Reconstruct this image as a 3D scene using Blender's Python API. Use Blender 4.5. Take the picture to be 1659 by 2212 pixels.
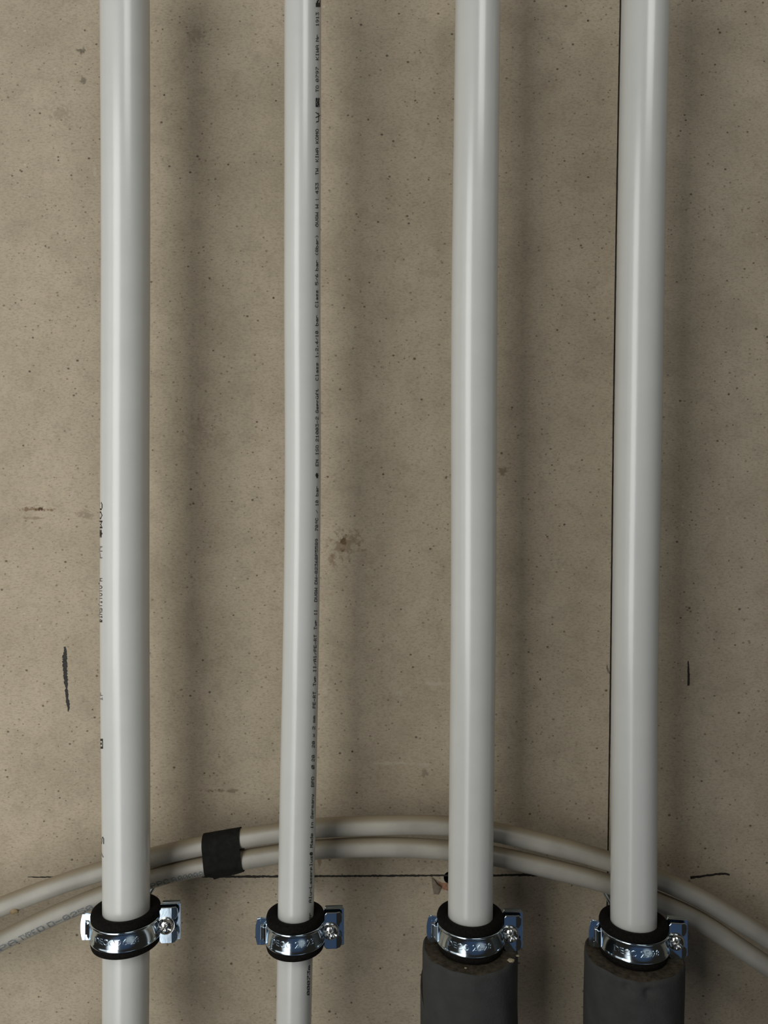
import bpy, bmesh, math, random
from mathutils import Vector, Matrix

# ------------------------------------------------------------------ clearing
for o in list(bpy.data.objects):
    bpy.data.objects.remove(o, do_unlink=True)
S = bpy.context.scene
C = S.collection
R = random.Random(7)
PI = math.pi

# ------------------------------------------------------------------ camera
F = 1661.0                 # focal length in pixels of the 1659 x 2212 frame
CX, CY = 829.5, 1106.0
ZC = 1.30                  # camera height above the floor
cam = bpy.data.cameras.new('camera')
cam.sensor_fit = 'VERTICAL'
cam.sensor_height = 36.0
cam.lens = F * 36.0 / 2212.0
cam.clip_start = 0.01
co = bpy.data.objects.new('camera', cam)
co.location = (0, 0, ZC)
co.rotation_euler = (PI / 2, 0, 0)
C.objects.link(co)
S.camera = co

# ------------------------------------------------------------------ world, lights, exposure
S.view_settings.view_transform = 'Standard'
S.view_settings.look = 'None'
S.view_settings.exposure = 0.12
S.view_settings.gamma = 1.0
S.view_settings.use_curve_mapping = False

W = bpy.data.worlds.new('world')
S.world = W
W.use_nodes = True
nt = W.node_tree
nt.nodes.clear()
wo = nt.nodes.new('ShaderNodeOutputWorld')
bg = nt.nodes.new('ShaderNodeBackground')
# dim room: warm unfinished walls all round, a dark navy patch low behind the camera
tcw = nt.nodes.new('ShaderNodeTexCoord')
dotn = nt.nodes.new('ShaderNodeVectorMath')
dotn.operation = 'DOT_PRODUCT'
dotn.inputs[1].default_value = Vector((0.16, -0.80, -0.58)).normalized()
nt.links.new(tcw.outputs['Generated'], dotn.inputs[0])
mrw = nt.nodes.new('ShaderNodeMapRange')
mrw.inputs['From Min'].default_value = 0.80
mrw.inputs['From Max'].default_value = 0.93
nt.links.new(dotn.outputs['Value'], mrw.inputs['Value'])
mxw = nt.nodes.new('ShaderNodeMix')
mxw.data_type = 'RGBA'
mxw.inputs['A'].default_value = (0.105, 0.090, 0.070, 1)
mxw.inputs['B'].default_value = (0.21, 0.32, 0.53, 1)
nt.links.new(mrw.outputs[0], mxw.inputs['Factor'])
dot2 = nt.nodes.new('ShaderNodeVectorMath')
dot2.operation = 'DOT_PRODUCT'
dot2.inputs[1].default_value = Vector((0.42, -0.70, -0.58)).normalized()
nt.links.new(tcw.outputs['Generated'], dot2.inputs[0])
mrx = nt.nodes.new('ShaderNodeMapRange')
mrx.inputs['From Min'].default_value = 0.965
mrx.inputs['From Max'].default_value = 0.985
nt.links.new(dot2.outputs['Value'], mrx.inputs['Value'])
mxx = nt.nodes.new('ShaderNodeMix')
mxx.data_type = 'RGBA'
mxx.inputs['B'].default_value = (1.8, 1.95, 2.0, 1)  # small bright patch added low right, for reflections in the clamp ears
nt.links.new(mrx.outputs[0], mxx.inputs['Factor'])
nt.links.new(mxw.outputs['Result'], mxx.inputs['A'])
nt.links.new(mxx.outputs['Result'], bg.inputs['Color'])
bg.inputs['Strength'].default_value = 0.15
nt.links.new(bg.outputs[0], wo.inputs[0])


def area(name, loc, aim, sx, sy, radiance, col, spread=180):
    l = bpy.data.lights.new(name, 'AREA')
    l.shape = 'RECTANGLE'
    l.size, l.size_y = sx, sy
    l.energy = radiance * sx * sy * PI
    l.color = col
    l.spread = math.radians(spread)
    o = bpy.data.objects.new(name, l)
    o.location = loc
    d = Vector(aim) - Vector(loc)
    o.rotation_euler = d.to_track_quat('-Z', 'Y').to_euler()
    C.objects.link(o)
    return o


# tall daylight opening of the room, to the left behind the photographer: upper and lower panes
DAY = (0.985, 0.995, 0.97)
area('window_daylight', (-0.44, -0.25, ZC + 0.17), (-0.22, 0.49, ZC + 0.12), 0.40, 0.84, 3.1, DAY)
area('window_daylight_side', (-0.80, -0.10, ZC + 0.15), (-0.10, 0.49, ZC + 0.15), 0.50, 0.80, 0.60, DAY)
area('window_daylight_low', (-0.52, -0.20, ZC - 0.48), (-0.44, 0.49, ZC - 0.28), 0.60, 0.50, 0.5, DAY, 75)
area('upper_right_fill', (0.34, -0.40, ZC + 0.85), (0.26, 0.49, ZC + 0.36), 0.50, 0.40, 1.5, DAY, 120)  # unseen fill lamp added to brighten the upper right of the wall


# ------------------------------------------------------------------ helpers
def P(px, py, D):
    return Vector(((px - CX) * D / F, D, ZC - (py - CY) * D / F))


def interp(tab, t):
    if t <= tab[0][0]:
        a, b = tab[0], tab[1]
    elif t >= tab[-1][0]:
        a, b = tab[-2], tab[-1]
    else:
        for a, b in zip(tab, tab[1:]):
            if a[0] <= t <= b[0]:
                break
    k = (t - a[0]) / (b[0] - a[0])
    return a[1] + (b[1] - a[1]) * k


def catmull(pts, n):
    out = []
    p = [pts[0] * 2 - pts[1]] + pts + [pts[-1] * 2 - pts[-2]]
    for i in range(1, len(p) - 2):
        a, b, c, d = p[i - 1:i + 3]
        for k in range(n):
            t = k / n
            out.append(0.5 * ((2 * b) + (c - a) * t + (2 * a - 5 * b + 4 * c - d) * t * t + (3 * b - a - 3 * c + d) * t ** 3))
    out.append(pts[-1])
    return out


def obj(name, bm, mats, parent=None, smooth=True, loc=None, recalc=True):
    if recalc:
        bmesh.ops.recalc_face_normals(bm, faces=bm.faces)
    me = bpy.data.meshes.new(name)
    bm.to_mesh(me)
    bm.free()
    for m in (mats if isinstance(mats, (list, tuple)) else [mats]):
        me.materials.append(m)
    for p in me.polygons:
        p.use_smooth = smooth
    o = bpy.data.objects.new(name, me)
    C.objects.link(o)
    if parent:
        o.parent = parent
    if loc is not None:
        o.location = loc
    return o


def sharp(o, ang=35):
    me = o.data
    bm = bmesh.new()
    bm.from_mesh(me)
    for e in bm.edges:
        if len(e.link_faces) == 2 and e.calc_face_angle(0) > math.radians(ang):
            e.smooth = False
    bm.to_mesh(me)
    bm.free()
    return o


def bevel(o, w, seg=2, ang=40):
    m = o.modifiers.new('bevel', 'BEVEL')
    m.width = w
    m.segments = seg
    m.limit_method = 'ANGLE'
    m.angle_limit = math.radians(ang)
    return o


def tag(o, label, cat, group=None):
    o['label'] = label
    o['category'] = cat
    if group:
        o['group'] = group
    return o


def thing(name, label, cat, loc, group=None, rz=0.0):
    o = bpy.data.objects.new(name, None)
    o.empty_display_size = 0.02
    C.objects.link(o)
    o.location = loc
    o.rotation_euler = (0, 0, rz)
    return tag(o, label, cat, group)


def lathe(bm, prof, n, a0=0.0, a1=2 * PI, closed_prof=True, mi=None):
    """profile (r, z) swept about z; angle 0 faces -y (front), positive to +x"""
    full = abs((a1 - a0) - 2 * PI) < 1e-6
    rings = []
    for i in range(n if full else n + 1):
        a = a0 + (a1 - a0) * i / n
        rings.append([bm.verts.new((r * math.sin(a), -r * math.cos(a), z)) for r, z in prof])
    m = len(prof)
    cnt = len(rings)
    for i in range(cnt if full else cnt - 1):
        A, B = rings[i], rings[(i + 1) % cnt]
        for j in range(m if closed_prof else m - 1):
            f = bm.faces.new((A[j], B[j], B[(j + 1) % m], A[(j + 1) % m]))
            if mi:
                f.material_index = mi[j]
    if not full and closed_prof:
        bm.faces.new(rings[0])
        bm.faces.new(list(reversed(rings[-1])))
    return rings


def prism(bm, poly, y0, y1, ybend=None):
    """polygon in (x, z) extruded from y0 to y1"""
    yb = ybend or (lambda x: 0.0)
    a = [bm.verts.new((x, y0 + yb(x), z)) for x, z in poly]
    b = [bm.verts.new((x, y1 + yb(x), z)) for x, z in poly]
    n = len(poly)
    bm.faces.new(a)
    bm.faces.new(list(reversed(b)))
    for i in range(n):
        bm.faces.new((a[i], b[i], b[(i + 1) % n], a[(i + 1) % n]))


def tube(bm, pts, rad, n=40, cap=True):
    rings = []
    for i, p in enumerate(pts):
        t = (pts[min(i + 1, len(pts) - 1)] - pts[max(i - 1, 0)]).normalized()
        e1 = Vector((0, 1, 0))
        e1 = (e1 - t * e1.dot(t)).normalized()
        e2 = t.cross(e1)
        r = rad(i) if callable(rad) else rad
        rings.append([bm.verts.new(p + (e1 * math.cos(2 * PI * k / n) + e2 * math.sin(2 * PI * k / n)) * r) for k in range(n)])
    for a, b in zip(rings, rings[1:]):
        for k in range(n):
            bm.faces.new((a[k], a[(k + 1) % n], b[(k + 1) % n], b[k]))
    if cap:
        bm.faces.new(rings[0])
        bm.faces.new(list(reversed(rings[-1])))


# ------------------------------------------------------------------ materials
def mat(name, col, rough=0.5, metal=0.0, bump=None, var=None, spec=0.5):
    m = bpy.data.materials.new(name)
    m.use_nodes = True
    n, l = m.node_tree.nodes, m.node_tree.links
    b = n['Principled BSDF']
    b.inputs['Base Color'].default_value = (*col, 1)
    b.inputs['Roughness'].default_value = rough
    b.inputs['Metallic'].default_value = metal
    b.inputs['Specular IOR Level'].default_value = spec
    tc = n.new('ShaderNodeTexCoord')
    if var:
        sc, amt = var
        nz = n.new('ShaderNodeTexNoise')
        nz.inputs['Scale'].default_value = sc
        nz.inputs['Detail'].default_value = 5
        l.new(tc.outputs['Object'], nz.inputs['Vector'])
        mr = n.new('ShaderNodeMapRange')
        mr.inputs['From Min'].default_value = 0.3
        mr.inputs['From Max'].default_value = 0.7
        mr.inputs['To Min'].default_value = 1 - amt
        mr.inputs['To Max'].default_value = 1 + amt
        l.new(nz.outputs['Fac'], mr.inputs['Value'])
        mx = n.new('ShaderNodeMix')
        mx.data_type = 'RGBA'
        mx.blend_type = 'MULTIPLY'
        mx.inputs['Factor'].default_value = 1
        mx.inputs['A'].default_value = (*col, 1)
        l.new(mr.outputs[0], mx.inputs['B'])
        l.new(mx.outputs['Result'], b.inputs['Base Color'])
    if bump:
        sc, st, dist = bump
        nz = n.new('ShaderNodeTexNoise')
        nz.inputs['Scale'].default_value = sc
        nz.inputs['Detail'].default_value = 3
        l.new(tc.outputs['Object'], nz.inputs['Vector'])
        bp = n.new('ShaderNodeBump')
        bp.inputs['Strength'].default_value = st
        bp.inputs['Distance'].default_value = dist
        l.new(nz.outputs['Fac'], bp.inputs['Height'])
        l.new(bp.outputs[0], b.inputs['Normal'])
    return m


M_pipe = mat('white_pipe_plastic', (0.70, 0.70, 0.665), 0.23, spec=0.85, var=(60, 0.02), bump=(700, 0.06, 0.0004))
M_ink = mat('black_print_ink', (0.012, 0.012, 0.012), 0.5)
M_inkfade = mat('faded_grey_print', (0.20, 0.20, 0.20), 0.5)
M_hose = mat('cream_conduit_plastic', (0.37, 0.348, 0.30), 0.40, var=(45, 0.16), bump=(250, 0.15, 0.0004))


def dusty(m, col, lo, hi):
    n, l = m.node_tree.nodes, m.node_tree.links
    b = n['Principled BSDF']
    src = b.inputs['Base Color'].links[0].from_socket
    g = n.new('ShaderNodeNewGeometry')
    sp = n.new('ShaderNodeSeparateXYZ')
    l.new(g.outputs['Normal'], sp.inputs[0])
    nz = n.new('ShaderNodeTexNoise')
    nz.inputs['Scale'].default_value = 260
    nz.inputs['Detail'].default_value = 4
    ad = n.new('ShaderNodeMath')
    ad.operation = 'MULTIPLY_ADD'
    l.new(nz.outputs['Fac'], ad.inputs[0])
    ad.inputs[1].default_value = 0.5
    l.new(sp.outputs['Z'], ad.inputs[2])
    mr = n.new('ShaderNodeMapRange')
    mr.inputs['From Min'].default_value = lo
    mr.inputs['From Max'].default_value = hi
    mr.inputs['To Max'].default_value = 0.85
    l.new(ad.outputs[0], mr.inputs['Value'])
    mx = n.new('ShaderNodeMix')
    mx.data_type = 'RGBA'
    mx.inputs['B'].default_value = (*col, 1)
    l.new(mr.outputs[0], mx.inputs['Factor'])
    l.new(src, mx.inputs['A'])
    l.new(mx.outputs['Result'], b.inputs['Base Color'])


dusty(M_hose, (0.28, 0.225, 0.145), 0.72, 1.12)          # settled brown dust on top
M_hoseink = mat('blue_grey_print', (0.16, 0.175, 0.18), 0.6, var=(400, 0.4))
M_rubber = mat('black_rubber', (0.007, 0.006, 0.005), 0.85, bump=(900, 0.5, 0.0004), var=(900, 0.5), spec=0.12)
M_zinc = mat('zinc_plated_steel', (0.66, 0.77, 0.87), 0.13, 1.0, bump=(350, 0.05, 0.0003))
M_screw = mat('screw_steel', (0.62, 0.62, 0.60), 0.20, 1.0)
M_tape = mat('black_tape', (0.007, 0.007, 0.006), 0.8, bump=(500, 0.4, 0.0006), var=(300, 0.5), spec=0.2)
M_foam = mat('grey_foam', (0.056, 0.056, 0.054), 0.9, bump=(900, 0.35, 0.0006), var=(120, 0.12), spec=0.3)
M_foamcut = mat('dusty_foam_end', (0.062, 0.050, 0.034), 0.95, bump=(700, 0.5, 0.0008), var=(300, 0.45), spec=0.2)
M_pencil = mat('dark_pencil', (0.022, 0.017, 0.012), 0.8, var=(900, 0.5))
M_marker = mat('black_marker', (0.020, 0.018, 0.016), 0.7, var=(500, 0.7))
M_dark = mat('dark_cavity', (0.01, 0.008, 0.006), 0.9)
M_paper = mat('torn_board_paper', (0.20, 0.16, 0.12), 0.9, var=(300, 0.25))
M_core = mat('reddish_plaster_core', (0.33, 0.17, 0.10), 0.9, var=(400, 0.3))
M_crumb = mat('pale_plaster_crumb', (0.40, 0.34, 0.22), 0.9, var=(900, 0.2))


def wall_material():
    m = bpy.data.materials.new('grey_board_paper')
    m.use_nodes = True
    n, l = m.node_tree.nodes, m.node_tree.links
    b = n['Principled BSDF']
    b.inputs['Roughness'].default_value = 0.88
    b.inputs['Specular IOR Level'].default_value = 0.2
    tc = n.new('ShaderNodeTexCoord')

    def mapping(scale, rot=0.0):
        mp = n.new('ShaderNodeMapping')
        mp.inputs['Scale'].default_value = scale
        mp.inputs['Rotation'].default_value = (0, rot, 0)
        l.new(tc.outputs['Object'], mp.inputs['Vector'])
        return mp.outputs[0]

    def noise(vec, sc, det=4, rough=0.55):
        t = n.new('ShaderNodeTexNoise')
        t.inputs['Scale'].default_value = sc
        t.inputs['Detail'].default_value = det
        t.inputs['Roughness'].default_value = rough
        l.new(vec, t.inputs['Vector'])
        return t.outputs['Fac']

    def rng(v, a, bb, c, d, smooth=False):
        t = n.new('ShaderNodeMapRange')
        if smooth:
            t.interpolation_type = 'SMOOTHSTEP'
        for k, x in zip(('From Min', 'From Max', 'To Min', 'To Max'), (a, bb, c, d)):
            t.inputs[k].default_value = x
        l.new(v, t.inputs['Value'])
        return t.outputs[0]

    def mth(op, a, bb):
        t = n.new('ShaderNodeMath')
        t.operation = op
        for i, x in enumerate((a, bb)):
            if isinstance(x, (int, float)):
                t.inputs[i].default_value = x
            else:
                l.new(x, t.inputs[i])
        return t.outputs[0]

    def mix(fac, a, bb):
        t = n.new('ShaderNodeMix')
        t.data_type = 'RGBA'
        l.new(fac, t.inputs['Factor'])
        for k, x in (('A', a), ('B', bb)):
            if isinstance(x, tuple):
                t.inputs[k].default_value = (*x, 1)
            else:
                l.new(x, t.inputs[k])
        return t.outputs['Result']

    v1 = mapping((1, 1, 1))
    vf = mapping((0.55, 1, 1.3), 0.10)          # fibres run slightly tilted to the right
    base = (0.400, 0.338, 0.262)
    c = mix(rng(noise(v1, 22, 4), 0.35, 0.68, 0, 1), (0.515, 0.434, 0.322), (0.430, 0.359, 0.262))
    c = mix(rng(noise(vf, 820, 5, 0.75), 0.47, 0.72, 0, 0.62), c, (0.215, 0.172, 0.120))       # grey flecks
    c = mix(rng(noise(v1, 900, 3, 0.7), 0.52, 0.75, 0, 0.34), c, (0.56, 0.49, 0.40))          # pale grain

    c = mix(rng(noise(v1, 75, 5, 0.7), 0.48, 0.72, 0, 0.34), c, (0.27, 0.222, 0.16))         # cloudy patches

    def specks(scale, r0, r1, keep, col, strength, vec):
        nonlocal c
        t = n.new('ShaderNodeTexVoronoi')
        t.inputs['Scale'].default_value = scale
        l.new(vec, t.inputs['Vector'])
        sep = n.new('ShaderNodeSeparateColor')
        l.new(t.outputs['Color'], sep.inputs[0])
        size = rng(sep.outputs[0], keep, 1.0, 0.0, 1.0)
        rad = mth('MULTIPLY', size, r1)
        rad = mth('ADD', rad, r0)
        inside = mth('SUBTRACT', rad, t.outputs['Distance'])
        f = rng(inside, 0.0, 0.07, 0.0, strength)
        on = mth('GREATER_THAN', sep.outputs[0], keep)
        c = mix(mth('MULTIPLY', f, on), c, col)

    vs = mapping((0.8, 1, 1.0), 0.15)
    specks(320, 0.06, 0.18, 0.40, (0.15, 0.115, 0.078), 0.62, vs)
    specks(200, 0.045, 0.135, 0.55, (0.070, 0.054, 0.036), 0.80, vs)
    specks(270, 0.03, 0.10, 0.42, (0.050, 0.038, 0.026), 0.85, v1)
    specks(100, 0.025, 0.078, 0.62, (0.022, 0.017, 0.012), 0.95, v1)
    specks(105, 0.03, 0.09, 0.84, (0.62, 0.54, 0.42), 0.65, v1)

    # individual stains, smears and scrapes, at their places on the board
    DW = 0.49
    for (px, py, wx, wz, col, st, nsc) in [
        (742, 1168, 9, 9, (0.11, 0.065, 0.03), 0.9, 260), (741, 1190, 9, 7, (0.09, 0.05, 0.025), 0.95, 260),
        (745, 1178, 40, 34, (0.20, 0.135, 0.075), 0.55, 240), (718, 1212, 9, 16, (0.22, 0.14, 0.08), 0.6, 260),
        (75, 1100, 38, 5, (0.17, 0.10, 0.055), 0.75, 300), (88, 1099, 7, 5, (0.07, 0.04, 0.022), 0.9, 300),
        (75, 1119, 26, 3, (0.21, 0.14, 0.085), 0.55, 300), (180, 1110, 22, 14, (0.20, 0.15, 0.10), 0.5, 260),
        (176, 110, 10, 9, (0.10, 0.085, 0.06), 0.75, 300), (180, 174, 8, 9, (0.14, 0.12, 0.09), 0.65, 300),
        (131, 245, 26, 22, (0.26, 0.205, 0.14), 0.40, 420),
        (850, 1649, 60, 5, (0.52, 0.46, 0.36), 0.55, 220), (915, 1651, 30, 4, (0.50, 0.44, 0.35), 0.5, 220),
        (935, 1477, 30, 5, (0.52, 0.46, 0.37), 0.55, 240), (857, 1497, 12, 7, (0.50, 0.44, 0.35), 0.5, 240),
        (704, 1487, 9, 13, (0.55, 0.48, 0.38), 0.5, 260), (916, 1675, 9, 12, (0.20, 0.165, 0.12), 0.6, 260),
        (427, 935, 34, 44, (0.24, 0.19, 0.13), 0.30, 420), (423, 77, 24, 20, (0.22, 0.17, 0.12), 0.40, 420),
        (1087, 1018, 14, 12, (0.14, 0.10, 0.06), 0.6, 260), (1595, 1008, 11, 13, (0.40, 0.35, 0.28), 0.45, 260),
        (1200, 355, 7, 8, (0.48, 0.42, 0.34), 0.5, 260), (480, 1708, 44, 4, (0.16, 0.12, 0.08), 0.55, 260),
        (204, 372, 4, 12, (0.55, 0.48, 0.40), 0.5, 260), (690, 1865, 5, 14, (0.20, 0.12, 0.07), 0.6, 260),
        (705, 1935, 28, 24, (0.50, 0.42, 0.34), 0.4, 150)]:
        p = P(px, py, DW)
        mp = n.new('ShaderNodeMapping')
        mp.vector_type = 'POINT'
        sx, sz = F / DW / wx, F / DW / wz
        mp.inputs['Location'].default_value = (-p.x * sx, 0, -(p.z - ZC) * sz)
        mp.inputs['Scale'].default_value = (sx, 0, sz)
        l.new(tc.outputs['Object'], mp.inputs['Vector'])
        ln = n.new('ShaderNodeVectorMath')
        ln.operation = 'LENGTH'
        l.new(mp.outputs[0], ln.inputs[0])
        d = mth('ADD', ln.outputs['Value'], rng(noise(v1, nsc, 3, 0.65), 0.3, 0.7, -0.75, 0.75))
        c = mix(rng(d, 0.35, 1.05, st, 0.0, True), c, col)
    l.new(c, b.inputs['Base Color'])
    h = mth('ADD', noise(v1, 700, 3), mth('MULTIPLY', noise(vf, 90, 3), 1.6))
    bp = n.new('ShaderNodeBump')
    bp.inputs['Strength'].default_value = 0.22
    bp.inputs['Distance'].default_value = 0.0006
    l.new(h, bp.inputs['Height'])
    l.new(bp.outputs[0], b.inputs['Normal'])
    return m


M_wall = wall_material()

# ------------------------------------------------------------------ the wall (grey board), with a drilled hole
DW = 0.49
bm = bmesh.new()
x0, x1, z0, z1, th = -0.60, 0.75, -0.75, 0.75, 0.0125
hc = P(972, 1896, DW) - Vector((0, 0, ZC))
hr = 0.0040
N = 40
outer = [(x0, z0), (x1, z0), (x1, z1), (x0, z1)]
ring_f = [bm.verts.new((hc.x + hr * math.cos(2 * PI * k / N), DW, hc.z + hr * math.sin(2 * PI * k / N))) for k in range(N)]
ring_b = [bm.verts.new((v.co.x, DW + th, v.co.z)) for v in ring_f]
of = [bm.verts.new((x, DW, z)) for x, z in outer]
ob_ = [bm.verts.new((x, DW + th, z)) for x, z in outer]


def quadrant_faces(ring, corners):
    # corner order: lower left, lower right, upper right, upper left
    idx = [5 * N // 8, 7 * N // 8, N // 8, 3 * N // 8]
    for q in range(4):
        a, bb = idx[q], idx[(q + 1) % 4]
        seq = []
        k = a
        while True:
            seq.append(ring[k % N])
            if k % N == bb % N:
                break
            k += 1
        bm.faces.new([corners[q], corners[(q + 1) % 4]] + list(reversed(seq)))


quadrant_faces(ring_f, of)
quadrant_faces(ring_b, ob_)
for k in range(N):
    bm.faces.new((ring_f[k], ring_f[(k + 1) % N], ring_b[(k + 1) % N], ring_b[k]))
for k in range(4):
    bm.faces.new((of[k], of[(k + 1) % 4], ob_[(k + 1) % 4], ob_[k]))
wall = obj('wall_back', bm, M_wall, smooth=False, loc=(0, 0, ZC))
wall['kind'] = 'structure'
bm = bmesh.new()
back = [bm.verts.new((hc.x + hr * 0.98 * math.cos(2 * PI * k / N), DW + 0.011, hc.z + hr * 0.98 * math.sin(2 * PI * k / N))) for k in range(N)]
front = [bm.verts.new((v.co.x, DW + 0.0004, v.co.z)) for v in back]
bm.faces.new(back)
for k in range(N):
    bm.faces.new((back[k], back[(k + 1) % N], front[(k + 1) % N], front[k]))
o = obj('hole_shade_lining', bm, M_dark, wall)  # near-black lining added so the hole looks shaded inside
o['label'] = 'drilled hole with a dark lining for its shade'


def stroke(name, pts, m, jit=0.0, dens=1.0, parent=wall, label=None, thick=0.00012, seed=1):
    """drawn line on the board: px points (x, y, width)"""
    rr = random.Random(seed)
    bm = bmesh.new()
    fine = []
    for a, b in zip(pts, pts[1:]):
        ln = math.hypot(b[0] - a[0], b[1] - a[1])
        n = max(1, int(ln / 4 * dens))
        for k in range(n):
            t = k / n
            fine.append(tuple(a[i] + (b[i] - a[i]) * t for i in range(3)))
    fine.append(pts[-1])
    rows = []
    for i, (x, y, w) in enumerate(fine):
        a, b = fine[max(i - 1, 0)], fine[min(i + 1, len(fine) - 1)]
        dx, dy = b[0] - a[0], b[1] - a[1]
        L = math.hypot(dx, dy) or 1
        nx, ny = -dy / L, dx / L
        w1, w2 = w / 2 * (1 + rr.uniform(-jit, jit)), w / 2 * (1 + rr.uniform(-jit, jit))
        row = []
        for s, yy in ((w1, DW - thick), (-w2, DW - thick), (-w2, DW + 0.0001), (w1, DW + 0.0001)):
            p = P(x + nx * s, y + ny * s, DW)
            row.append(bm.verts.new((p.x, yy, p.z - ZC)))
        rows.append(row)
    for a, b in zip(rows, rows[1:]):
        for k in range(4):
            bm.faces.new((a[k], a[(k + 1) % 4], b[(k + 1) % 4], b[k]))
    bm.faces.new(rows[0])
    bm.faces.new(list(reversed(rows[-1])))
    o = obj(name, bm, m, parent, smooth=False)
    if label:
        o['label'] = label
    return o


stroke('pencil_line', [(436, 1894, 3), (520, 1893.5, 4.5), (700, 1892.5, 4), (956, 1891, 4), (1068, 1891, 4), (1130, 1889.5, 5), (1172, 1892, 3)],
       M_pencil, 0.35, label='long level dark pencil line', seed=3)
stroke('pencil_line', [(60, 1894, 1.5), (85, 1895, 2.5), (118, 1894, 2)], M_pencil, 0.4, label='short faint pencil line', seed=4)
stroke('pencil_line', [(1491, 1896, 5), (1520, 1892, 4.5), (1550, 1888, 4.5), (1566, 1887.5, 4), (1576, 1889.5, 3.5)], M_pencil, 0.3,
       label='short curved pencil stroke', seed=5)
stroke('marker_stroke', [(140, 1397, 4), (141, 1408, 6), (140, 1420, 10), (140, 1432, 9.5), (141, 1450, 9), (142, 1468, 8.5), (143, 1478, 6.5),
                         (144, 1487, 3.5), (143.5, 1492, 7.5), (144.5, 1500, 6.5), (145, 1508, 5), (146.5, 1516, 7), (148, 1526, 6), (147.5, 1537, 1.5)],
       M_marker, 0.3, 2, label='thick vertical black marker stroke', seed=6)
stroke('marker_stroke', [(1486.5, 1428, 2.5), (1487, 1445, 4), (1487.5, 1460, 5), (1487.2, 1481, 4.5)], M_marker, 0.2, 2,
       label='thin short black marker stroke', seed=7)
stroke('board_joint', [(1341, -60, 3.5), (1340, 30, 3.8), (1336.5, 200, 3.5), (1331, 500, 3), (1325, 900, 3), (1319.5, 1390, 3), (1317.5, 1560, 3.2), (1314, 1800, 3), (1311, 1990, 3)],
       M_dark, 0.12, 0.5, label='thin dark vertical joint line', seed=8)
stroke('joint_chip', [(1311, 1437, 2), (1311.5, 1443, 3.5), (1313.5, 1449, 4.5), (1318, 1455, 4)], M_paper, 0.2, 2, seed=9)


def chip(name, poly, m, lift, parent=wall):
    bm = bmesh.new()
    a = [bm.verts.new((P(x, y, DW).x, DW - 0.0002 - lf * lift, P(x, y, DW).z - ZC)) for x, y, lf in poly]
    b = [bm.verts.new((v.co.x, v.co.y + 0.0003, v.co.z)) for v in a]
    bm.faces.new(a)
    bm.faces.new(list(reversed(b)))
    k = len(a)
    for i in range(k):
        bm.faces.new((a[i], b[i], b[(i + 1) % k], a[(i + 1) % k]))
    return obj(name, bm, m, parent, smooth=False)


chip('plaster_core', [(946, 1903, 0), (955, 1907, 0), (962, 1908, 0), (966, 1906, 0), (968, 1924, 0), (958, 1921, 0), (949, 1917, 0)], M_core, 0.0)
chip('torn_paper', [(932, 1894, 0.3), (938, 1899, 0.5), (944, 1907, 1), (953, 1914, 0.6), (950, 1922, 0.4), (947, 1931, 0.2), (937, 1931, 0.1), (935, 1920, 0.1), (933, 1908, 0.1)], M_paper, 0.0022)

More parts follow.
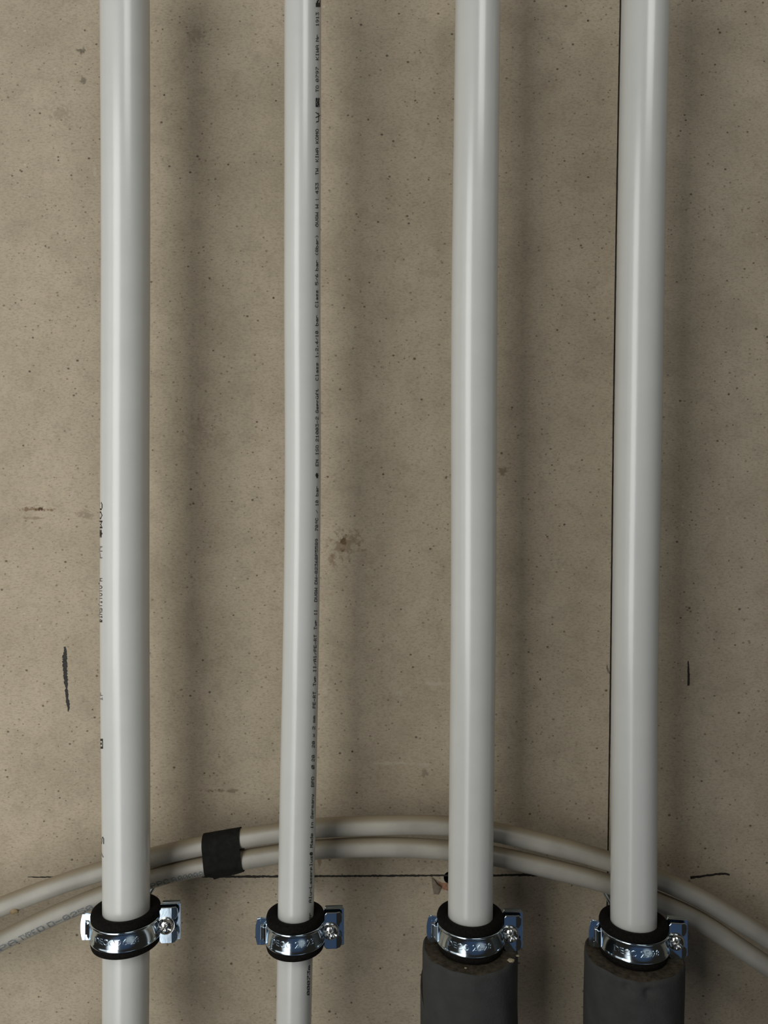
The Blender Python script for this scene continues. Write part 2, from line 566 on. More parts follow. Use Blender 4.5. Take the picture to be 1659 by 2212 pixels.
# ------------------------------------------------------------------ five by seven printed characters
GL = {
 '0': '01110 10001 10011 10101 11001 10001 01110', '1': '00100 01100 00100 00100 00100 00100 01110',
 '2': '01110 10001 00001 00110 01000 10000 11111', '3': '11111 00010 00100 00010 00001 10001 01110',
 '4': '00010 00110 01010 10010 11111 00010 00010', '5': '11111 10000 11110 00001 00001 10001 01110',
 '6': '00110 01000 10000 11110 10001 10001 01110', '7': '11111 00001 00010 00100 01000 01000 01000',
 '8': '01110 10001 10001 01110 10001 10001 01110', '9': '01110 10001 10001 01111 00001 00010 01100',
 'A': '01110 10001 10001 11111 10001 10001 10001', 'B': '11110 10001 10001 11110 10001 10001 11110',
 'C': '01110 10001 10000 10000 10000 10001 01110', 'D': '11110 10001 10001 10001 10001 10001 11110',
 'E': '11111 10000 10000 11110 10000 10000 11111', 'F': '11111 10000 10000 11110 10000 10000 10000',
 'G': '01110 10001 10000 10111 10001 10001 01110', 'I': '01110 00100 00100 00100 00100 00100 01110',
 'K': '10001 10010 10100 11000 10100 10010 10001', 'L': '10000 10000 10000 10000 10000 10000 11111',
 'M': '10001 11011 10101 10101 10001 10001 10001', 'N': '10001 11001 10101 10011 10001 10001 10001',
 'O': '01110 10001 10001 10001 10001 10001 01110', 'P': '11110 10001 10001 11110 10000 10000 10000',
 'R': '11110 10001 10001 11110 10100 10010 10001', 'S': '01111 10000 10000 01110 00001 00001 11110',
 'T': '11111 00100 00100 00100 00100 00100 00100', 'U': '10001 10001 10001 10001 10001 10001 01110',
 'V': '10001 10001 10001 10001 10001 01010 00100', 'Y': '10001 10001 01010 00100 00100 00100 00100', 'W': '10001 10001 10001 10101 10101 11011 10001',
 'a': '00000 00000 01110 00001 01111 10001 01111', 'b': '10000 10000 11110 10001 10001 10001 11110',
 'd': '00001 00001 01111 10001 10001 10001 01111', 'e': '00000 00000 01110 10001 11111 10000 01110',
 'f': '00110 01001 01000 11100 01000 01000 01000', 'i': '00100 00000 01100 00100 00100 00100 01110',
 'l': '01100 00100 00100 00100 00100 00100 01110', 'm': '00000 00000 11010 10101 10101 10101 10101',
 'n': '00000 00000 10110 11001 10001 10001 10001', 'p': '00000 00000 11110 10001 11110 10000 10000',
 'r': '00000 00000 10110 11001 10000 10000 10000', 's': '00000 00000 01111 10000 01110 00001 11110',
 't': '01000 01000 11100 01000 01000 01001 00110', 'u': '00000 00000 10001 10001 10001 10011 01101',
 'y': '00000 00000 10001 10001 01111 00001 01110', 'x': '00000 00000 10001 01010 00100 01010 10001',
 'ü': '01010 00000 10001 10001 10001 10011 01101', 'Ö': '01010 01110 10001 10001 10001 10001 01110',
 'Ø': '01111 10011 10101 10101 10101 11001 11110', '®': '01110 11111 11011 11111 11011 11111 01110',
 '-': '00000 00000 00000 11111 00000 00000 00000', '/': '00000 00001 00010 00100 01000 10000 00000',
 ',': '00000 00000 00000 00000 01100 00100 01000', '°': '00110 01001 01001 00110 00000 00000 00000',
 '(': '00010 00100 01000 01000 01000 00100 00010', ')': '01000 00100 00010 00010 00010 00100 01000',
 '*': '00110 01111 11111 11111 01110 11111 00100', '#': '00101 01101 01110 11111 01110 10111 00101',
 '+': '00100 10101 01110 00101 10111 01100 00010', '@': '11111 10001 10101 10101 10101 10001 11111',
 '=': '11111 11011 10101 11110 01111 11101 11011', '"': '11000 11100 11110 11011 11001 11100 11110', ' ': '00000 00000 00000 00000 00000 00000 00000',
}


def print_word(bm, word, u0, u1, surf, v0=0.0, v1=1.0):
    """dots of a word laid on a surface: surf(u, v) -> point; u along the word from u0 to u1, v from foot to head"""
    n = len(word) * 6 - 1
    for i, ch in enumerate(word):
        rows = GL[ch].split()
        for r_, row in enumerate(rows):
            c_ = 0
            while c_ < 5:
                if row[c_] == '1':
                    e = c_
                    while e + 1 < 5 and row[e + 1] == '1':
                        e += 1
                    ua, ub = (i * 6 + c_ - 0.08) / n, (i * 6 + e + 1.08) / n
                    va, vb = (6 - r_ - 0.08) / 7, (7 - r_ + 0.08) / 7
                    q = []
                    for (u, v) in ((ua, va), (ub, va), (ub, vb), (ua, vb)):
                        q.append(bm.verts.new(surf(u0 + (u1 - u0) * u, v0 + (v1 - v0) * v)))
                    bm.faces.new(q)
                    c_ = e
                c_ += 1


# ------------------------------------------------------------------ the four pipes
PIPES = {
    'a': dict(D=0.430, edges=[(-160, 213, 322.5), (0, 215, 324), (500, 218, 325), (1000, 216, 323), (1400, 215, 323), (1700, 218, 325), (1900, 221, 325), (2212, 220, 322), (2380, 219, 321)]),
    'b': dict(D=0.426, edges=[(-160, 614, 694), (0, 614, 694), (400, 614, 693), (700, 613, 692), (1000, 616, 694), (1400, 611, 689), (1700, 604, 683.5), (1900, 601, 679.5), (2100, 598, 674.5), (2212, 596, 672.5), (2380, 593, 669)]),
    'c': dict(D=0.435, edges=[(-160, 985, 1083), (0, 984, 1081), (700, 974, 1074), (1300, 974, 1072), (1900, 968, 1065), (2212, 966, 1063), (2380, 965, 1062)]),
    'd': dict(D=0.432, edges=[(-160, 1345, 1451), (0, 1342, 1448), (300, 1336, 1440), (1000, 1326, 1430), (1400, 1321, 1422), (1970, 1318, 1420), (2212, 1317, 1418), (2380, 1316, 1417)]),
}


def pipe_state(p, z):
    """centre x and radius of a pipe at height z (relative to the camera)"""
    py = CY - z * F / p['D']
    l_ = interp([(e[0], e[1]) for e in p['edges']], py)
    r_ = interp([(e[0], e[2]) for e in p['edges']], py)
    D = p['D']
    a, b = math.atan((l_ - CX) / F), math.atan((r_ - CX) / F)
    half, mid = (b - a) / 2, (a + b) / 2
    cx = D * math.tan(mid)
    rad = math.hypot(cx, D) * math.sin(half)
    return cx, rad


LABELS = {
    'a': 'thick off-white plastic pipe, leftmost, beside the thick black marker stroke',
    'b': 'thinnest off-white plastic pipe with a line of black print along its right side',
    'c': 'off-white plastic pipe entering grey foam, crossing the drilled hole in the board',
    'd': 'off-white plastic pipe entering grey foam, running along the dark vertical board joint',
}


def smooth_tab(key, n=60):
    p = PIPES[key]
    zt = -(-160 - CY) * p['D'] / F
    zb = -(2380 - CY) * p['D'] / F
    raw = []
    for i in range(n + 1):
        z = zb + (zt - zb) * i / n
        raw.append((z, *pipe_state(p, z)))
    out = []
    for i in range(n + 1):
        w = [raw[max(0, min(n, i + k))] for k in (-4, -3, -2, -1, 0, 1, 2, 3, 4)]
        out.append((raw[i][0], sum(q[1] for q in w) / 9, sum(q[2] for q in w) / 9))
    return out


pipe_objs = {}
for key, p in PIPES.items():
    tab = smooth_tab(key)
    p['cx'] = [(q[0], q[1]) for q in tab]
    p['rad'] = [(q[0], q[2]) for q in tab]
    p['r0'] = sum(q[2] for q in tab) / len(tab)
    t = thing('pipe', LABELS[key], 'pipe', (0, p['D'], ZC), 'vertical white water pipes')
    bm = bmesh.new()
    n = 96
    rings = []
    for z, cx, rad in tab:
        rings.append([bm.verts.new((cx + rad * math.sin(2 * PI * k / n), -rad * math.cos(2 * PI * k / n), z)) for k in range(n)])
    for a, b in zip(rings, rings[1:]):
        for k in range(n):
            bm.faces.new((a[k], a[(k + 1) % n], b[(k + 1) % n], b[k]))
    bm.faces.new(rings[0])
    bm.faces.new(rings[-1])
    sharp(obj('pipe_wall', bm, M_pipe, t))
    pipe_objs[key] = t


def pipe_surf(key, phi0, phi1, off=0.00008, skew=0.0):
    p = PIPES[key]

    def s(u, v):                     # u is a picture row, v from foot to head of the letters
        phi = math.radians(phi0 + (phi1 - phi0) * v)
        r0 = p['r0']
        Dt = p['D'] - r0 * math.cos(phi)
        z = -(u - CY) * Dt / F
        rad = interp(p['rad'], z) + off
        return Vector((interp(p['cx'], z) + rad * math.sin(phi), -rad * math.cos(phi), z))
    return s


bm = bmesh.new()
sf = pipe_surf('b', 65, 50)
for w, a, b in [('00073m', 2150, 2086), ('er', 1986, 1972), ('Alu-Laserplus®', 1950, 1841), ('Made', 1831, 1800), ('in', 1790, 1776), ('Germany', 1768, 1716),
                ('BPD', 1700, 1678), ('Ø', 1661, 1653), ('20', 1645, 1631), ('20', 1615, 1601), ('x', 1592, 1585), ('2', 1576, 1569), ('mm', 1561, 1546),
                ('PE-RT', 1530, 1494), ('Typ', 1482, 1461), ('II/Al/PE-RT', 1452, 1371), ('Typ', 1360, 1340), ('II', 1329, 1317), ('DVGW', 1300, 1270),
                ('DW-8236BP5589', 1262, 1164), ('70°C', 1147, 1119), ('/', 1108, 1102), ('10', 1093, 1081), ('bar', 1072, 1050), ('*', 1033, 1022),
                ('EN', 1007, 993), ('ISO', 983, 962), ('21003-2', 954, 900), ('Geprüft', 892, 840), ('Class', 822, 784), ('1,2,4/10', 773, 715),
                ('bar', 704, 681), ('Class', 664, 627), ('5/6', 616, 592), ('bar', 585, 562), ('(8bar)', 552, 508), ('ÖVGW', 490, 459), ('W', 450, 442),
                ('1', 433, 429), ('433', 419, 395), ('TW', 378, 364), ('KIWA', 350, 320), ('KOMO', 310, 279), ('TO', 199, 185), ('0797', 177, 145),
                ('KIWA', 130, 98), ('Nr', 90, 75), ('1913', 57, 27)]:
    print_word(bm, w, a, b, sf)
sb = pipe_surf('b', 78, 50)
print_word(bm, '"', 15, -6, sb)
print_word(bm, '=', 231, 212, sb, 0.25, 1)
# bold drawn approval mark: one long stroke crossed by three short ones
for (u0, v0, u1, v1) in [(262, .45, 244, .45), (264, .95, 262, .45), (254, 1.0, 249, .05), (243, 1.0, 247, .5)]:
    du, dv = u1 - u0, v1 - v0
    k = 8
    for i in range(k):
        ua, va, ub, vb = u0 + du * i / k, v0 + dv * i / k, u0 + du * (i + 1.1) / k, v0 + dv * (i + 1.1) / k
        if abs(du) > 8 and abs(dv) < .2:
            q = [(ua, va - .07), (ub, vb - .07), (ub, vb + .07), (ua, va + .07)]
        else:
            q = [(ua - 1.1, va), (ub - 1.1, vb), (ub + 1.1, vb), (ua + 1.1, va)]
        bm.faces.new([bm.verts.new(sb(*c)) for c in q])
o = obj('printed_line', bm, M_ink, pipe_objs['b'], smooth=False, recalc=False)
o['label'] = 'line of small black printed letters'

sa = pipe_surf('a', -44, -70)
for w, a, b, m_, lab in [('*WVC', 1161, 1085, M_ink, 'bold black print at the left edge'), ('PN', 1206, 1180, M_inkfade, 'faded grey print at the left edge'),
                         ('"INSTITUTO A', 1344, 1249, M_ink, 'long black print at the left edge'), ('IF', 1514, 1494, M_inkfade, 'faded grey print at the left edge'),
                         ('@', 1617, 1596, M_ink, 'small boxed mark'), ('S', 1823, 1808, M_ink, None), ('/', 1852, 1842, M_ink, None)]:
    bm = bmesh.new()
    print_word(bm, w, a, b, sa)
    o = obj('printed_mark', bm, m_, pipe_objs['a'], smooth=False, recalc=False)
    if lab:
        o['label'] = lab

# ------------------------------------------------------------------ two cream conduits arching behind the pipes
DH = 0.462
UP = [(-140, 2022), (-60, 1986), (0, 1960), (111, 1917), (215, 1883), (330, 1851), (480, 1818), (600, 1799), (690, 1788), (830, 1782.5), (965, 1783), (1070, 1797), (1200, 1828),
      (1316, 1860), (1425, 1900), (1515, 1941), (1590, 1985), (1659, 2028), (1740, 2082), (1800, 2126)]
LO = [(-140, 2104), (-60, 2065), (0, 2034), (111, 1980), (215, 1937), (330, 1896), (420, 1874), (525, 1857), (600, 1845), (690, 1834), (830, 1829), (965, 1836), (1070, 1849),
      (1200, 1879), (1316, 1909), (1425, 1949), (1515, 1991), (1590, 2042), (1659, 2088), (1740, 2146), (1800, 2192)]


def conduit(pts, label, rad):
    path = catmull([P(x, y, DH) - Vector((0, DH, ZC)) for x, y in pts], 8)
    # even out the traced points
    for _ in range(12):
        path = [path[0]] + [(path[i - 1] + path[i] * 2 + path[i + 1]) / 4 for i in range(1, len(path) - 1)] + [path[-1]]
    t = thing('conduit', label, 'conduit', (0, DH, ZC), 'conduits arching behind the pipes')
    bm = bmesh.new()
    tube(bm, path, rad, 32)
    sharp(obj('conduit_tube', bm, M_hose, t), 60)
    return t, path


RH = 0.0057
cu, pathu = conduit(UP, 'upper of two cream plastic conduits arching across behind the pipes', RH)
cl, pathl = conduit(LO, 'lower cream plastic conduit with blue-grey print, bent along under the other', RH)


def along(path, x):
    for i in range(len(path) - 1):
        if path[i].x <= x <= path[i + 1].x:
            k = (x - path[i].x) / (path[i + 1].x - path[i].x)
            return path[i].lerp(path[i + 1], k), (path[i + 1] - path[i]).normalized()
    return path[-1], (path[-1] - path[-2]).normalized()


def conduit_surf(path, rad, a0, a1):
    def s(u, v):
        p, t = along(path, (u - CX) * DH / F)
        e2 = Vector((-t.z, 0, t.x))                  # up across the conduit
        a = math.radians(a0 + (a1 - a0) * v)         # 0 = front, negative = below
        return p + (Vector((0, -1, 0)) * math.cos(a) + e2 * math.sin(a)) * (rad + 0.00008)
    return s


cs = conduit_surf(pathl, RH, -46, -6)
for words in ([('PA', 3, 40), ('TYPE', 48, 82), ('D', 86, 100), ('D-0250', 108, 204)], [('PPC', 328, 368), ('A', 374, 384), ('00008', 388, 442)]):
    bm = bmesh.new()
    for w, a, b in words:
        print_word(bm, w, a, b, cs)
    o = obj('printed_mark', bm, M_hoseink, cl, smooth=False, recalc=False)
    o['label'] = 'smudged blue-grey print'

# a blot of dried adhesive on the upper conduit
p, tdir = along(pathu, (38 - CX) * DH / F)
bm = bmesh.new()
bmesh.ops.create_uvsphere(bm, u_segments=16, v_segments=10, radius=1.0)
for v in bm.verts:
    k = 1 + 0.18 * math.sin(v.co.x * 4.1 + v.co.z * 3.3)
    v.co = Vector((v.co.x * 0.0027 * k, v.co.y * 0.0012, v.co.z * 0.0024 * k)) + p + Vector((0, -0.0043, -0.0036))
obj('adhesive_blot', bm, mat('brown_adhesive', (0.24, 0.17, 0.085), 0.5, var=(500, 0.3)), cu)

# black tape band holding both conduits together
pa, ta = along(pathu, (482 - CX) * DH / F)
pb, tb = along(pathl, (484 - CX) * DH / F)
mid = (pa + pb) / 2
tt = (ta + tb).normalized()
up = Vector((-tt.z, 0, tt.x))
half = (pa - pb).dot(up) / 2
tape = thing('tape_band', 'black tape band wrapped around both cream conduits, left of the thinnest pipe', 'tape', (mid.x, DH, ZC + mid.z))
Mx = Matrix((tt, Vector((0, 1, 0)), up)).transposed()


def loop_pts(rad, n=16):
    out = []
    for k in range(n + 1):
        a = PI * k / n
        out.append((-math.cos(a) * rad, half + math.sin(a) * rad))
    for k in range(n + 1):
        a = PI + PI * k / n
        out.append((-math.cos(a) * rad, -half + math.sin(a) * rad))
    return out


def band(bm, rad, w0, w1, slant=0.0):
    lo, li = loop_pts(rad), loop_pts(rad - 0.0006)
    rings = []
    m = 6
    for j in range(m + 1):
        s = w0 + (w1 - w0) * j / m
        rr = R.uniform(-0.00008, 0.00008)
        rings.append([bm.verts.new(Mx @ Vector((s + slant * v, y * (1 + rr * 20), v + rr))) for y, v in lo])
    inn = [[bm.verts.new(Mx @ Vector((s + slant * v, y, v))) for y, v in li] for s in (w0, w1)]
    k = len(lo)
    for a, b in zip(rings, rings[1:]):
        for i in range(k):
            bm.faces.new((a[i], a[(i + 1) % k], b[(i + 1) % k], b[i]))
    for i in range(k):
        bm.faces.new((rings[0][i], rings[0][(i + 1) % k], inn[0][(i + 1) % k], inn[0][i]))
        bm.faces.new((rings[-1][i], rings[-1][(i + 1) % k], inn[1][(i + 1) % k], inn[1][i]))
        bm.faces.new((inn[0][i], inn[0][(i + 1) % k], inn[1][(i + 1) % k], inn[1][i]))


bm = bmesh.new()
band(bm, RH + 0.0009, -0.0113, 0.0113, 0.08)
sharp(obj('tape_wrap', bm, M_tape, tape))
# loose tape end sticking out below
bm = bmesh.new()
zlow = -half - RH - 0.0009
lp = [(-0.0094, zlow + 0.0004), (-0.0080, zlow - 0.0020), (-0.0040, zlow - 0.0014), (0.0060, zlow - 0.0010), (0.0104, zlow - 0.0004), (0.0113, zlow + 0.0012)]
prism(bm, lp, -0.0012, -0.0006)
for v in bm.verts:
    v.co = Mx @ v.co
obj('loose_end', bm, M_tape, tape, smooth=False)

# ------------------------------------------------------------------ pipe clamps
MM = 0.001


def text_mesh(txt, size, depth):
    cu_ = bpy.data.curves.new('t', 'FONT')
    cu_.body = txt
    cu_.size = size
    cu_.extrude = depth
    cu_.bevel_depth = size * 0.012
    cu_.resolution_u = 4
    cu_.align_x = 'CENTER'
    cu_.align_y = 'CENTER'
    to = bpy.data.objects.new('t', cu_)
    C.objects.link(to)
    bpy.context.view_layer.update()
    dg = bpy.context.evaluated_depsgraph_get()
    me = bpy.data.meshes.new_from_object(to.evaluated_get(dg))
    bpy.data.objects.remove(to, do_unlink=True)
    return me


def make_clamp(key, label, zc, rz, mark, twist=0.0):
    p = PIPES[key]
    z = zc
    cx, rp_m = interp(p['cx'], z), interp(p['rad'], z)
    rp = rp_m / MM
    t = thing('pipe_clamp', label, 'clamp', (cx, p['D'], ZC + zc), 'rubber lined steel pipe clamps', math.radians(rz))
    t.rotation_euler.y = math.radians(twist)
    ro = rp + 5.4

    def sc(pr):
        return [(a * MM, b * MM) for a, b in pr]

    # black rubber lining
    bm = bmesh.new()
    prof = [(rp + .03, -8.6), (rp + .5, -9.3), (ro - .6, -9.6), (ro + .35, -9.1), (ro + .8, -7.6), (ro + .7, -6.0), (ro, -5.5), (ro, 5.5), (ro + .7, 6.0),
            (ro + .8, 7.6), (ro + .35, 9.1), (ro - .6, 9.6), (rp + 1.6, 9.1), (rp + .5, 8.6), (rp + .03, 7.4)]
    lathe(bm, sc(prof), 96)
    obj('rubber_lining', bm, M_rubber, t)
    bp = [(ro + .05, -5.5), (ro + .85, -5.55), (ro + 1.2, -5.2), (ro + 1.25, -4.7), (ro + 1.0, -4.2), (ro + .78, -3.7), (ro + .75, 3.7), (ro + 1.0, 4.2), (ro + 1.25, 4.7),
          (ro + 1.2, 5.2), (ro + .85, 5.55), (ro + .05, 5.5)]
    # front half of the steel band
    bm = bmesh.new()
    lathe(bm, sc(bp), 56, math.radians(-76), math.radians(80))
    fb = sharp(obj('front_band', bm, M_zinc, t), 50)
    # tongue hooking into the hinge tab on the left
    bm = bmesh.new()
    a = math.radians(-74)
    ax, ay = (ro + .9) * math.sin(a), -(ro + .9) * math.cos(a)
    line = [(ax + .2, ay - .5), (ax - 1.2, ay + .6), (-(ro + 2.0), -2.6), (-(ro + 3.1), -2.2), (-(ro + 3.2), -0.2), (-(ro + 3.0), 1.6)]
    rows = []
    for i, (x, y) in enumerate(line):
        h = 4.6 if i == 0 else 3.5
        q = line[min(i + 1, len(line) - 1)]
        o_ = line[max(i - 1, 0)]
        dx, dy = q[0] - o_[0], q[1] - o_[1]
        L = math.hypot(dx, dy)
        nx, ny = dy / L * .55, -dx / L * .55
        rows.append([bm.verts.new((xx * MM, yy * MM, zz * MM)) for xx, yy, zz in
                     ((x + nx, y + ny, -h), (x + nx, y + ny, h), (x - nx, y - ny, h), (x - nx, y - ny, -h))])
    for A, B in zip(rows, rows[1:]):
        for k in range(4):
            bm.faces.new((A[k], A[(k + 1) % 4], B[(k + 1) % 4], B[k]))
    bm.faces.new(rows[0])
    bm.faces.new(rows[-1])
    bevel(obj('hook', bm, M_zinc, fb, smooth=False), 0.2 * MM)
    # lobed ear with an open slot for the screw on the right
    e0, e1 = ro + .6, ro + 10.6
    poly = [(e0, -8.5), (e0 + 1.2, -9.9), (ro + 7.4, -9.9), (ro + 9.3, -9.7), (ro + 10.3, -8.6), (e1, -6.5), (ro + 10.4, -4.4), (ro + 9.2, -2.9), (ro + 7.4, -2.6), (ro + 5.0, -2.6),
            (ro + 5.0, 2.6), (ro + 7.4, 2.6), (ro + 9.2, 2.9), (ro + 10.4, 4.4), (e1, 6.5), (ro + 10.3, 8.6), (ro + 9.3, 9.7), (ro + 7.4, 9.9), (e0 + 1.2, 9.9), (e0, 8.5)]
    bm = bmesh.new()
    # built as strips so the lobes can fold back
    def strip(pts):
        prism(bm, [(x * MM, zz * MM) for x, zz in pts], -2.9 * MM, -1.7 * MM, lambda x: max(0.0, x / MM - (ro + 7.5)) * 0.55 * MM)
    strip([(e0, -8.5), (e0 + 1.2, -9.9), (ro + 7.4, -9.9), (ro + 7.4, -2.6), (ro + 5, -2.6), (ro + 5, 2.6), (ro + 7.4, 2.6), (ro + 7.4, 9.9), (e0 + 1.2, 9.9), (e0, 8.5)])
    for s in (1, -1):
        strip([(ro + 7.4, 2.6 * s), (ro + 9.2, 2.9 * s), (ro + 10.4, 4.4 * s), (e1, 6.5 * s), (ro + 10.3, 8.6 * s), (ro + 9.3, 9.7 * s), (ro + 7.4, 9.9 * s)])
    bmesh.ops.remove_doubles(bm, verts=bm.verts, dist=1e-6)
    bevel(obj('ear', bm, M_zinc, fb, smooth=False), 0.25 * MM)
    # embossed size mark
    me = text_mesh(mark, 4.5 * MM, 0.16 * MM)
    bm = bmesh.new()
    bm.from_mesh(me)
    for v in bm.verts:
        a = v.co.x / ((ro + .8) * MM) * 1.08 - math.radians(4)
        r_ = (ro + .77) * MM + v.co.z
        v.co = Vector((r_ * math.sin(a), -r_ * math.cos(a), v.co.y - .2 * MM))
    bpy.data.meshes.remove(me)
    o = obj('embossed_mark', bm, M_zinc, fb, smooth=False)
    o['label'] = 'embossed size mark'
    # back half
    bm = bmesh.new()
    lathe(bm, sc(bp), 56, math.radians(97), math.radians(268))
    bb = sharp(obj('back_band', bm, M_zinc, t), 50)
    # rear plate behind the ear, its upper edge folded back
    bm = bmesh.new()
    prism(bm, [(x * MM, zz * MM) for x, zz in [(ro + .4, -10.2), (ro + 11.2, -10.2), (ro + 11.6, -9.6), (ro + 11.6, 10.2), (ro + .4, 10.2)]], 1.2 * MM, 2.4 * MM)
    bevel(obj('rear_plate', bm, M_zinc, bb, smooth=False), 0.2 * MM)
    bm = bmesh.new()
    prism(bm, [(x * MM, zz * MM) for x, zz in [(ro + 1.0, 9.3), (ro + 11.0, 9.3), (ro + 11.0, 10.4), (ro + 1.0, 10.4)]], 2.4 * MM, 5.0 * MM)
    bevel(obj('folded_lip', bm, M_zinc, bb, smooth=False), 0.25 * MM)
    # hinge tab on the left, with its slot
    bm = bmesh.new()
    yb0, yb1 = -1.5, -0.3
    xl = -(ro + 6.6)
    xs0, xs1 = -(ro + 3.9), -(ro + 2.1)
    xr = -(ro - 0.2)
    for pts in ([(xl + 1.0, -7.2), (xs0, -7.2), (xs0, 7.2), (xl + 1.0, 7.2), (xl + .35, 4.6), (xl, 1.8), (xl, -1.8), (xl + .35, -4.6)],
                [(xs0, -7.2), (xr, -7.2), (xr, -4.0), (xs0, -4.0)],
                [(xs0, 4.0), (xr, 4.0), (xr, 7.2), (xs0, 7.2)],
                [(xs1, -4.0), (xr, -4.0), (xr, 4.0), (xs1, 4.0)]):
        prism(bm, [(x * MM, zz * MM) for x, zz in pts], yb0 * MM, yb1 * MM)
    bmesh.ops.remove_doubles(bm, verts=bm.verts, dist=1e-6)
    bevel(obj('hinge_tab', bm, M_zinc, bb, smooth=False), 0.2 * MM)
    # screw: pan head with a cross recess
    sx = ro + 4.2
    bm = bmesh.new()
    n = 48
    hp = [(0.0, -3.25), (1.3, -3.2), (2.6, -2.9), (3.6, -2.25), (4.25, -1.3), (4.45, -.4), (4.4, 0), (1.9, 0.02), (1.9, 7.0), (0, 7.0)]
    vs = []
    for i in range(n):
        a_ = 2 * PI * i / n
        vs.append([bm.verts.new((rr * math.cos(a_) * MM, yy * MM, rr * math.sin(a_) * MM)) if rr > 0 else None for rr, yy in hp])
    tip = bm.verts.new((0, -2.3 * MM, 0))
    end = bm.verts.new((0, 7.0 * MM, 0))
    # cross recess: push the crown vertices that lie within the cross inwards
    for i in range(n):
        for j in (1, 2):
            a_ = 2 * PI * i / n + math.radians(22)
            x, zz = hp[j][0] * math.cos(a_), hp[j][0] * math.sin(a_)
            if min(abs(x), abs(zz)) < 0.62:
                vs[i][j].co.y += (1.5 if j == 1 else 0.9) * MM
    for i in range(n):
        A, B = vs[i], vs[(i + 1) % n]
        bm.faces.new((tip, A[1], B[1]))
        for j in range(1, len(hp) - 2):
            bm.faces.new((A[j], B[j], B[j + 1], A[j + 1]))
        bm.faces.new((A[-2], B[-2], end))
    so = sharp(obj('screw', bm, M_screw, t, loc=(sx * MM, -3.0 * MM, 0)), 40)
    # washer under the screw head
    bm = bmesh.new()
    vs = []
    for i in range(36):
        a_ = 2 * PI * i / 36
        vs.append([bm.verts.new((rr * math.cos(a_) * MM, yy * MM, rr * math.sin(a_) * MM)) for rr, yy in ((2.0, 0), (5.0, 0), (5.0, .55), (2.0, .55))])
    for i in range(36):
        A, B = vs[i], vs[(i + 1) % 36]
        for j in range(4):
            bm.faces.new((A[j], B[j], B[(j + 1) % 4], A[(j + 1) % 4]))
    sharp(obj('collar', bm, M_screw, so, loc=(0, 0, 0)))
    # boss and threaded rod to the wall (set straight back, whatever the turn of the ring)
    bm = bmesh.new()
    bmesh.ops.create_cone(bm, cap_ends=True, segments=6, radius1=6.2 * MM, radius2=6.2 * MM, depth=5.0 * MM)
    bmesh.ops.rotate(bm, verts=bm.verts, cent=(0, 0, 0), matrix=Matrix.Rotation(PI / 2, 3, 'X'))
    nut = obj('nut', bm, M_zinc, t, smooth=False)
    bevel(nut, 0.5 * MM)
    L = (DW - p['D']) - (ro + 1.6) * MM + 0.010
    bm = bmesh.new()
    prof = []
    k = int(L / (0.5 * MM))
    vs = []
    for i in range(k + 1):
        rr = (3.2 if i % 2 else 2.8) * MM
        vs.append([bm.verts.new((rr * math.cos(2 * PI * q / 20), i * 0.5 * MM, rr * math.sin(2 * PI * q / 20))) for q in range(20)])
    for A, B in zip(vs, vs[1:]):
        for q in range(20):
            bm.faces.new((A[q], A[(q + 1) % 20], B[(q + 1) % 20], B[q]))
    bm.faces.new(vs[0])
    bm.faces.new(vs[-1])
    rod = obj('threaded_rod', bm, M_zinc, t, smooth=False)
    inv = Matrix.Rotation(-math.radians(rz), 4, 'Z')
    nut.matrix_local = inv @ Matrix.Translation((0, (ro + 1.4 + 2.5) * MM, 0))
    rod.matrix_local = inv @ Matrix.Translation((0, (ro + 1.6) * MM, 0))
    return t, ro


ZCL = {'a': -0.2307, 'b': -0.2312, 'c': -0.2362, 'd': -0.2380}
make_clamp('a', 'rubber lined steel clamp on the leftmost thick pipe, its hinge tab shining pale blue', ZCL['a'], 4, 'DECO 26-28')
make_clamp('b', 'smallest steel clamp with black rubber lining, around the thinnest pipe', ZCL['b'], 3, 'DECO 21-23')
make_clamp('c', 'steel clamp resting on grey foam, below the torn drilled hole', ZCL['c'], -4, 'DECO 26-28')
make_clamp('d', 'rightmost steel clamp, above the grey foam sleeve with two nicks in its rim', ZCL['d'], -8, 'DECO 25-28')


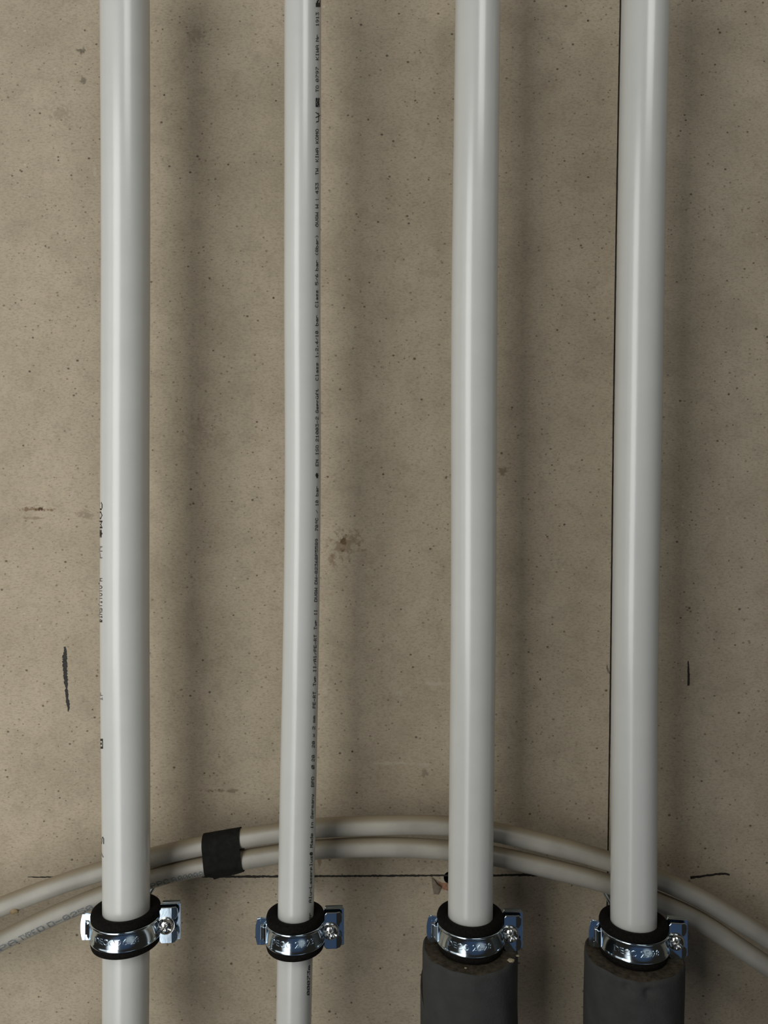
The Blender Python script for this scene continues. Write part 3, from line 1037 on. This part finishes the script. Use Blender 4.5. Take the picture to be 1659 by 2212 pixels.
# ------------------------------------------------------------------ grey foam insulation sleeves
def sleeve(key, label, zt, ro, dents, seed):
    p = PIPES[key]
    cx, rp = interp(p['cx'], zt - 0.03), interp(p['rad'], zt - 0.03)
    t = thing('insulation_sleeve', label, 'pipe insulation', (cx, p['D'], ZC + zt), 'grey foam pipe sleeves')
    rr = random.Random(seed)
    bm = bmesh.new()
    n = 180
    zs = [0.0, -0.0006, -0.0014, -0.0024, -0.0036, -0.005, -0.0065, -0.0085, -0.011, -0.014, -0.018, -0.024, -0.032, -0.045, -0.06, -0.085]
    ins = [0.0011, 0.0005, 0.0001, 0, 0, 0, 0, 0, 0, 0, 0, 0, 0, 0, 0, 0]
    ph = [rr.uniform(0, 6.28) for _ in range(8)]
    ring_out = []
    for z, i_ in zip(zs, ins):
        row = []
        for k in range(n):
            a = 2 * PI * k / n
            wob = 0.00025 * math.sin(3 * a + ph[0] + z * 60) + 0.00018 * math.sin(7 * a + ph[1]) + 0.00012 * math.sin(13 * a + ph[2] + z * 120)
            r = ro - i_ + wob
            dz = 0.0
            for (da, dz0, wa, wz, dep, rim) in dents:
                g = math.exp(-((math.degrees(a) - da + 180) % 360 - 180) ** 2 / (wa * wa) - (z - dz0) ** 2 / (wz * wz))
                r -= dep * g
                dz -= rim * g
            dz += 0.0003 * math.sin(5 * a + ph[3]) + 0.0002 * math.sin(11 * a + ph[4])
            row.append(bm.verts.new((r * math.sin(a), -r * math.cos(a), z + (dz if z > -0.012 else 0))))
        ring_out.append(row)
    for A, B in zip(ring_out, ring_out[1:]):
        for k in range(n):
            bm.faces.new((A[k], A[(k + 1) % n], B[(k + 1) % n], B[k]))
    # cut upper end, from the rim in to the pipe
    prev = ring_out[0]
    for f in (0.75, 0.5, 0.25, 0.0):
        row = []
        for k in range(n):
            a = 2 * PI * k / n
            r = rp + 0.0002 + (ro - 0.0011 - rp) * f
            row.append(bm.verts.new((r * math.sin(a), -r * math.cos(a), rr.uniform(-0.00015, 0.00015))))
        for k in range(n):
            fc = bm.faces.new((prev[k], prev[(k + 1) % n], row[(k + 1) % n], row[k]))
            fc.material_index = 1
        prev = row
    low = [bm.verts.new((v.co.x, v.co.y, zs[-1])) for v in prev]
    for k in range(n):
        bm.faces.new((prev[k], prev[(k + 1) % n], low[(k + 1) % n], low[k]))
        bm.faces.new((low[k], low[(k + 1) % n], ring_out[-1][(k + 1) % n], ring_out[-1][k]))
    sharp(obj('foam_tube', bm, [M_foam, M_foamcut], t), 40)
    return t, cx


RO = 0.0268
s3, cx3 = sleeve('c', 'grey foam sleeve with a dark curved slit on its left side', ZCL['c'] - 0.0099, RO, [], 3)
s4, cx4 = sleeve('d', 'grey foam sleeve with two small nicks in its upper rim, far right', ZCL['d'] - 0.0099, 0.0270,
                 [(-24, -0.0030, 5.0, 0.0026, 0.0024, 0.0010), (-19, -0.0060, 2.5, 0.0014, 0.0016, 0.0), (-1, -0.0055, 5.5, 0.0024, 0.0024, 0.0006), (-8, 0.0, 16, 0.002, 0.0004, 0.0006)], 5)

# flap of foam on the left of the first sleeve, standing off along a curved slit
bm = bmesh.new()
rows = []
A0, A1 = -125.0, -40.0
nn = 36
for i in range(nn + 1):
    a = A0 + (A1 - A0) * i / nn
    s = (a - A0) / (A1 - A0)
    top = -0.0165 - 0.028 * s ** 1.7
    off = 0.0024 * (1 - s) ** 1.6 - 0.00012
    row = []
    for dz, dr in ((0.0, 0.35), (-0.0012, 0.85), (-0.004, 1.0), (-0.012, 1.0), (-0.03, 1.0)):
        r = RO + off * dr
        row.append((r * math.sin(math.radians(a)), -r * math.cos(math.radians(a)), top + dz if dz > -0.02 else -0.084))
    r = RO - 0.0004
    row.append((r * math.sin(math.radians(a)), -r * math.cos(math.radians(a)), -0.084))
    row.append((r * math.sin(math.radians(a)), -r * math.cos(math.radians(a)), top - 0.0004))
    rows.append([bm.verts.new(v) for v in row])
for A, B in zip(rows, rows[1:]):
    m = len(A)
    for j in range(m):
        bm.faces.new((A[j], B[j], B[(j + 1) % m], A[(j + 1) % m]))
bm.faces.new(rows[0])
bm.faces.new(rows[-1])
obj('foam_flap', bm, M_foam, s3)
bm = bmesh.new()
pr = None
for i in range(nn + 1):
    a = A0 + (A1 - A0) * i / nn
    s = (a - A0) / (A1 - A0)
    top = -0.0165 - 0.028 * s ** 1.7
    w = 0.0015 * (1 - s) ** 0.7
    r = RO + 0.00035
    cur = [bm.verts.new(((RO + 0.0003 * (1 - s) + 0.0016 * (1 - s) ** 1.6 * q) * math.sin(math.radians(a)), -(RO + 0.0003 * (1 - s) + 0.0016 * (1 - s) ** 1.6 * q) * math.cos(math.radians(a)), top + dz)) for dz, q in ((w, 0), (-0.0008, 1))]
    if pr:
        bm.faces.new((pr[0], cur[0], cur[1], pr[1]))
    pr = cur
o = obj('slit_shade', bm, M_dark, s3)  # near-black strip standing in for the shade inside the slit
o['label'] = 'dark strip for the shade in the slit'

# crumbs of plaster fallen on the cut end of the first sleeve
for i, (px, py, sz, lab) in enumerate([(1103, 2078, 1.5, 'largest pale plaster crumb, on the grey foam end right of its clamp'),
                                       (1118, 2066, 0.7, 'tiny plaster crumb near the outer edge of the grey foam end, behind the larger one'),
                                       (1006, 2092, 0.6, 'tiny plaster crumb on the front rim of the grey foam end, below its clamp')]):
    z = ZCL['c'] - 0.0099
    D = -z * F / (py - CY)
    pt = P(px, py, D)
    bm = bmesh.new()
    bmesh.ops.create_icosphere(bm, subdivisions=2, radius=sz * MM)
    for v in bm.verts:
        v.co = Vector((v.co.x * 1.3, v.co.y, v.co.z * 0.6)) * (1 + R.uniform(-.25, .25))
    o = obj('plaster_crumb', bm, M_crumb, smooth=False, loc=pt + Vector((0, 0, sz * MM * 0.5)))
    tag(o, lab, 'crumb', 'plaster crumbs on the foam end')
